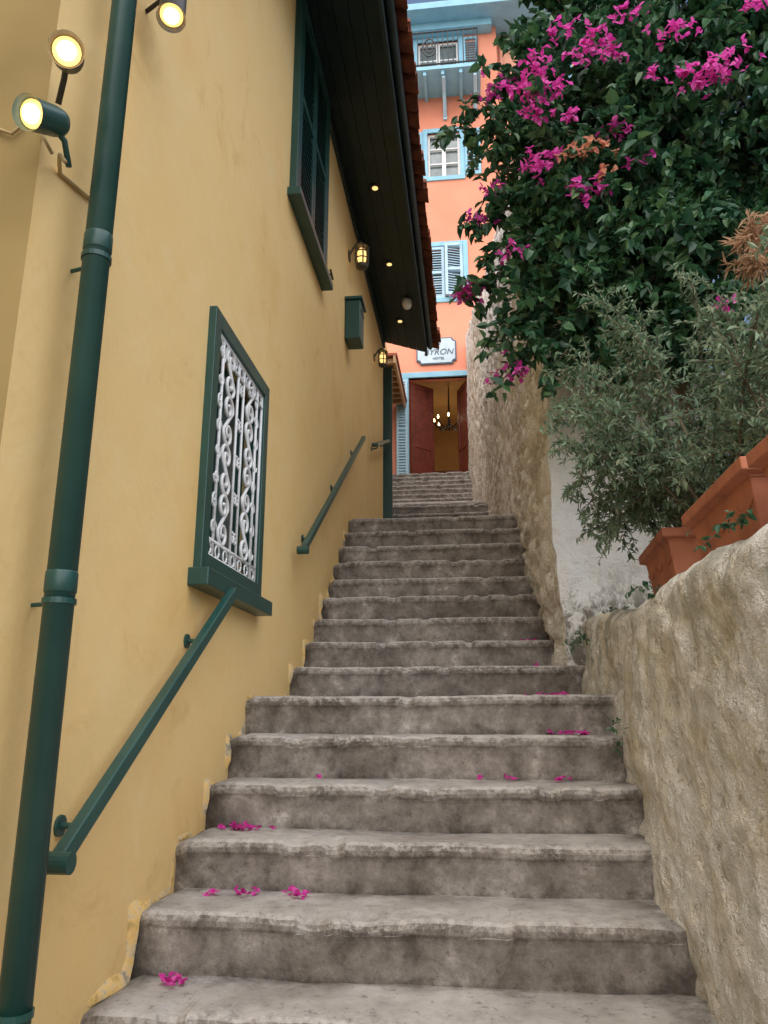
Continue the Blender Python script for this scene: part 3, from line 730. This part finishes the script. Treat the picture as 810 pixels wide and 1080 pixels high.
for a,b in sp:
    a=np.array(a);b=np.array(b); mid=(a+b)/2+np.array([0,-.05,.10]); pts=[a*(1-t)**2+2*mid*t*(1-t)+b*t*t for t in np.linspace(0,1,9)]
    stems.tube([p.tolist() for p in pts],[.007-.0006*i for i in range(9)],5,False)
    for i in range(1,9):
        for _ in range(3):
            starts.append(pts[i]+rng.normal(0,.01,3)); dirs.append(unit((pts[i]-pts[i-1])*6+rng.normal(0,.6,3))); lens.append(rng.uniform(.08,.2)*(1.3-.06*i))
v2,f2=twigset(starts,dirs,lens,62,.072,.050,stems,.7,.003)
npmesh('foliage',np.concatenate([v1,v2]),np.concatenate([f1,f2+len(v1)]),M_BOUG,BG)
stems.tube([(1.28,4.45,.3),(1.22,4.4,1.1),(1.3,4.38,1.8),(1.25,4.3,2.6),(1.4,4.3,3.4),(1.6,4.3,4.4)],[.06,.05,.045,.035,.028,.012],8)
for a in (((1.3,4.38,1.8),(1.0,4.3,2.4),(.8,4.2,3.0)),((1.25,4.3,2.6),(.95,4.3,3.3),(.8,4.3,4.2)),((1.3,4.35,2.0),(1.8,4.2,2.8),(2.2,4.1,3.6)),((1.4,4.3,3.4),(1.9,4.3,4.2),(2.3,4.3,5.0)),((1.25,4.3,2.3),(1.1,4.15,2.5),(.85,4.1,2.4))):
    stems.tube(a,[.03,.02,.01],6)
stems.make('branches',M_BARK,BG)
def flowers(cs,mat,name,parent,per=26,rad=.062,L=.037):
    PP=[];DD=[]
    for c,s in cs:
        k=max(4,int(per*s)); cen=np.array(c)+rng.normal(0,1,(k,3))*rad*s**.5*np.array([1,.6,.7])
        for q in cen:
            ax=unit(rng.normal(0,1,3)+np.array([-.2,-.6,.2])); t1=unit(np.cross(ax,[.3,.2,.9])); t2_=np.cross(ax,t1)
            for j in range(3):
                a=2*math.pi*j/3; PP.append(q); DD.append(unit((t1*math.cos(a)+t2_*math.sin(a))*.9+ax*.5))
    PP=np.array(PP);DD=np.array(DD);n=len(PP)
    v,f=leaves(PP,DD,unit(rng.normal(0,.3,(n,3))+np.array([0,-.6,.6])),np.full(n,L)*rng.uniform(.7,1.2,n),np.full(n,L*.8),.15)
    return npmesh(name,v,f,mat,parent)
fl=[((.38,3.62,3.42),1.0),((.48,3.6,3.54),.8),((.50,3.6,3.34),1.0),((.44,3.6,3.22),.5),((.72,3.6,3.60),.8),((.80,3.6,3.68),.7),((.88,3.6,3.58),.5),((.44,3.7,2.96),.8),((.50,3.7,3.0),.5),((.66,3.62,2.70),.6),((.72,3.62,2.74),.5),
    ((1.34,3.5,3.30),1.1),((1.44,3.5,3.35),.9),((1.24,3.5,3.26),.7),((1.18,3.5,3.58),.7),((.03,4.1,2.45),.7),((.10,4.1,2.43),.4),((.24,4.0,1.86),.7),((.86,3.65,3.10),.5),((.1,4.1,2.92),.5),((.30,4.1,3.90),.6),((.2,4.1,3.8),.4),((1.16,3.2,1.75),.25),
    ((.98,3.6,3.84),.6),((.2,4.05,3.1),.35),((.62,3.65,3.82),.5),((.30,3.9,2.55),.35),((.60,3.6,3.20),.3),((1.05,3.55,3.35),.3),((1.6,3.5,3.7),.5),((.95,3.6,2.85),.25)]
flowers(fl,M_FL,'flowers',BG)
flowers([((.64,3.6,2.94),.5),((.74,3.6,2.98),.4),((.74,3.6,2.80),.25)],M_FL2,'faded_flowers',BG)

SH=empty('tamarisk_shrub'); stems=Acc(); starts=[];dirs=[];lens=[]
def grow(b,tip,mid,nseg,r0,i0,per,ll,sd):
    pts=[b*(1-t)**2+2*mid*t*(1-t)+tip*t*t for t in np.linspace(0,1,nseg)]
    stems.tube([p.tolist() for p in pts],[r0*(1-.85*i/nseg) for i in range(nseg)],4,False)
    for i in range(i0,nseg):
        for _ in range(per):
            starts.append(pts[i]); dirs.append(unit((pts[i]-pts[i-1])*8+rng.normal(0,sd,3))); lens.append(rng.uniform(*ll))
for k in range(52):
    b=np.array([rng.uniform(.92,1.18),rng.uniform(2.35,3.55),.64])
    tip=np.array([b[0]+rng.normal(.06,.26),b[1]+rng.normal(0,.25)-.05,.64+rng.uniform(.30,1.10)])
    grow(b,tip,(b+tip)/2+np.array([-.02,0,.15]),12,.008,3,3,(.08,.20),.6)
for a,b in (((.90,3.1,.76),(.42,3.0,1.05)),((.90,3.3,.78),(.5,3.2,.98)),((.9,3.0,.8),(.46,2.95,1.20)),((.9,3.1,.9),(.5,3.1,1.45)),((.90,3.5,.76),(.66,3.6,.80)),((.9,3.0,1.0),(.60,3.0,1.70)),((.9,3.2,.8),(.42,3.2,1.25)),((.9,3.0,.8),(.55,3.0,1.0)),((.9,3.1,.8),(.48,3.3,.86)),((.92,3.3,.8),(.60,3.3,.80)),((.92,3.3,.8),(.52,3.3,1.35))):
    a=np.array(a);b=np.array(b); grow(a,b,(a+b)/2+np.array([0,0,.2]),11,.006,2,4,(.07,.18),.55)
for k in range(12):
    b=np.array([rng.uniform(1.2,1.6),rng.uniform(2.9,3.6),.5]); tip=b+np.array([rng.normal(.1,.22),rng.normal(0,.2),rng.uniform(.8,1.45)])
    grow(b,tip,(b+tip)/2+np.array([-.05,0,.1]),14,.009,3,3,(.12,.26),.65)
v,f=twigset(starts,dirs,lens,150,.036,.0125,stems,.35,.0022,.8,4,lf=leaves4)
npmesh('needles',v,f,M_SHR,SH)
starts=[];dirs=[];lens=[]
for c in ((1.14,2.80,1.80),(1.20,2.80,1.86),(1.18,2.80,1.73),(1.26,2.75,1.78)):
    stems.tube([(1.25,3.0,.6),(1.27,2.95,1.3),c],[.007,.005,.003],4,False)
    for _ in range(8): starts.append(np.array(c)); dirs.append(unit(np.array([-.5,-.3,.1])+rng.normal(0,.6,3))); lens.append(rng.uniform(.06,.15))
v,f=twigset(starts,dirs,lens,190,.055,.010,stems,.8,.002,.7,4,lf=leaves4); npmesh('dried_flower_heads',v,f,M_DRY,SH)
stems.make('stems',M_BARK,SH)
WE=empty('wall_weeds'); starts=[];dirs=[];lens=[]; stems=Acc()
for c,k in (((.60,4.35,.40),9),((.66,1.98,.45),6),((.60,3.35,-.05),5),((.66,2.95,.46),7),((.60,4.5,-.02),4),((.70,3.8,.5),6)):
    for _ in range(k): starts.append(np.array(c)+rng.normal(0,.02,3)); dirs.append(unit(np.array([-.6,-.2,.2])+rng.normal(0,.6,3))); lens.append(rng.uniform(.03,.07))
v,f=twigset(starts,dirs,lens,150,.022,.014,stems,.6,.0015); npmesh('leaves',v,f,M_BOUG,WE); stems.make('weed_stems',M_BARK,WE)

def stairz(y):
    z=-1.72
    for a,b in nos:
        if y>=a: z=b
    return z
PP=[]
for (x,y,k,s) in ((-.88,2.50,4,.05),(-.95,2.50,2,.03),(-.80,2.84,3,.04),(-.62,2.84,5,.03),(-.93,2.82,2,.02),(-.90,3.17,14,.06),(.17,3.42,2,.02),(.32,3.43,3,.02),(.02,3.4,1,.02),(.47,3.66,8,.05),(.40,3.70,3,.05),
                  (.42,4.3,12,.06),(.40,4.55,8,.05),(.40,4.9,5,.04),(-.65,3.44,1,.01),(.38,5.2,4,.03)):
    for _ in range(k):
        xx=min(.53,x+rng.normal(0,s)); yy=y+rng.normal(0,.02); PP.append((max(-1.05,xx),yy,stairz(yy)+.010))
PP=np.array(PP); PP=np.repeat(PP,3,0)+rng.normal(0,.006,(len(PP)*3,3))*np.array([1,1,.5]); n=len(PP)
DD=unit(rng.normal(0,1,(n,3))*np.array([1,1,.3])+np.array([0,0,.25]))
v,f=leaves(PP,DD,unit(rng.normal(0,.4,(n,3))+np.array([0,0,1])),rng.uniform(.020,.032,n),rng.uniform(.016,.026,n),.3)
npmesh('fallen_petals',v,f,M_FL,None)

# ---------------------------------------------------------------- light
Sdir=Vector((-.08,-.50,.85)).normalized()
w=bpy.data.worlds.new('World'); SC.world=w; w.use_nodes=True; nt=w.node_tree
sk=nt.nodes.new('ShaderNodeTexSky'); sk.sky_type='NISHITA'; sk.sun_disc=False
sk.sun_elevation=math.asin(Sdir.z); sk.sun_rotation=math.atan2(Sdir.x,Sdir.y); sk.air_density=1.2; sk.dust_density=3.0; sk.ozone_density=1
nt.links.new(sk.outputs[0],nt.nodes['Background'].inputs[0]); nt.nodes['Background'].inputs[1].default_value=.15
sd=bpy.data.lights.new('sun','SUN'); sd.energy=5.0; sd.angle=R(130); sd.color=(1,.975,.95)
so=bpy.data.objects.new('sun',sd); COL.objects.link(so); so.rotation_euler=Sdir.to_track_quat('Z','Y').to_euler()
SC.view_settings.view_transform='Standard'; SC.view_settings.look='None'; SC.view_settings.exposure=0

# ---------------------------------------------------------------- camera
cd=bpy.data.cameras.new('camera'); cd.sensor_fit='HORIZONTAL'; cd.sensor_width=36; cd.lens=36; cd.clip_start=.05; cd.clip_end=1000
co=bpy.data.objects.new('camera',cd); COL.objects.link(co)
th,ps=R(14.87),R(6.46)
co.rotation_euler=(math.pi/2+th,0,ps); co.location=(0,0,0); SC.camera=co
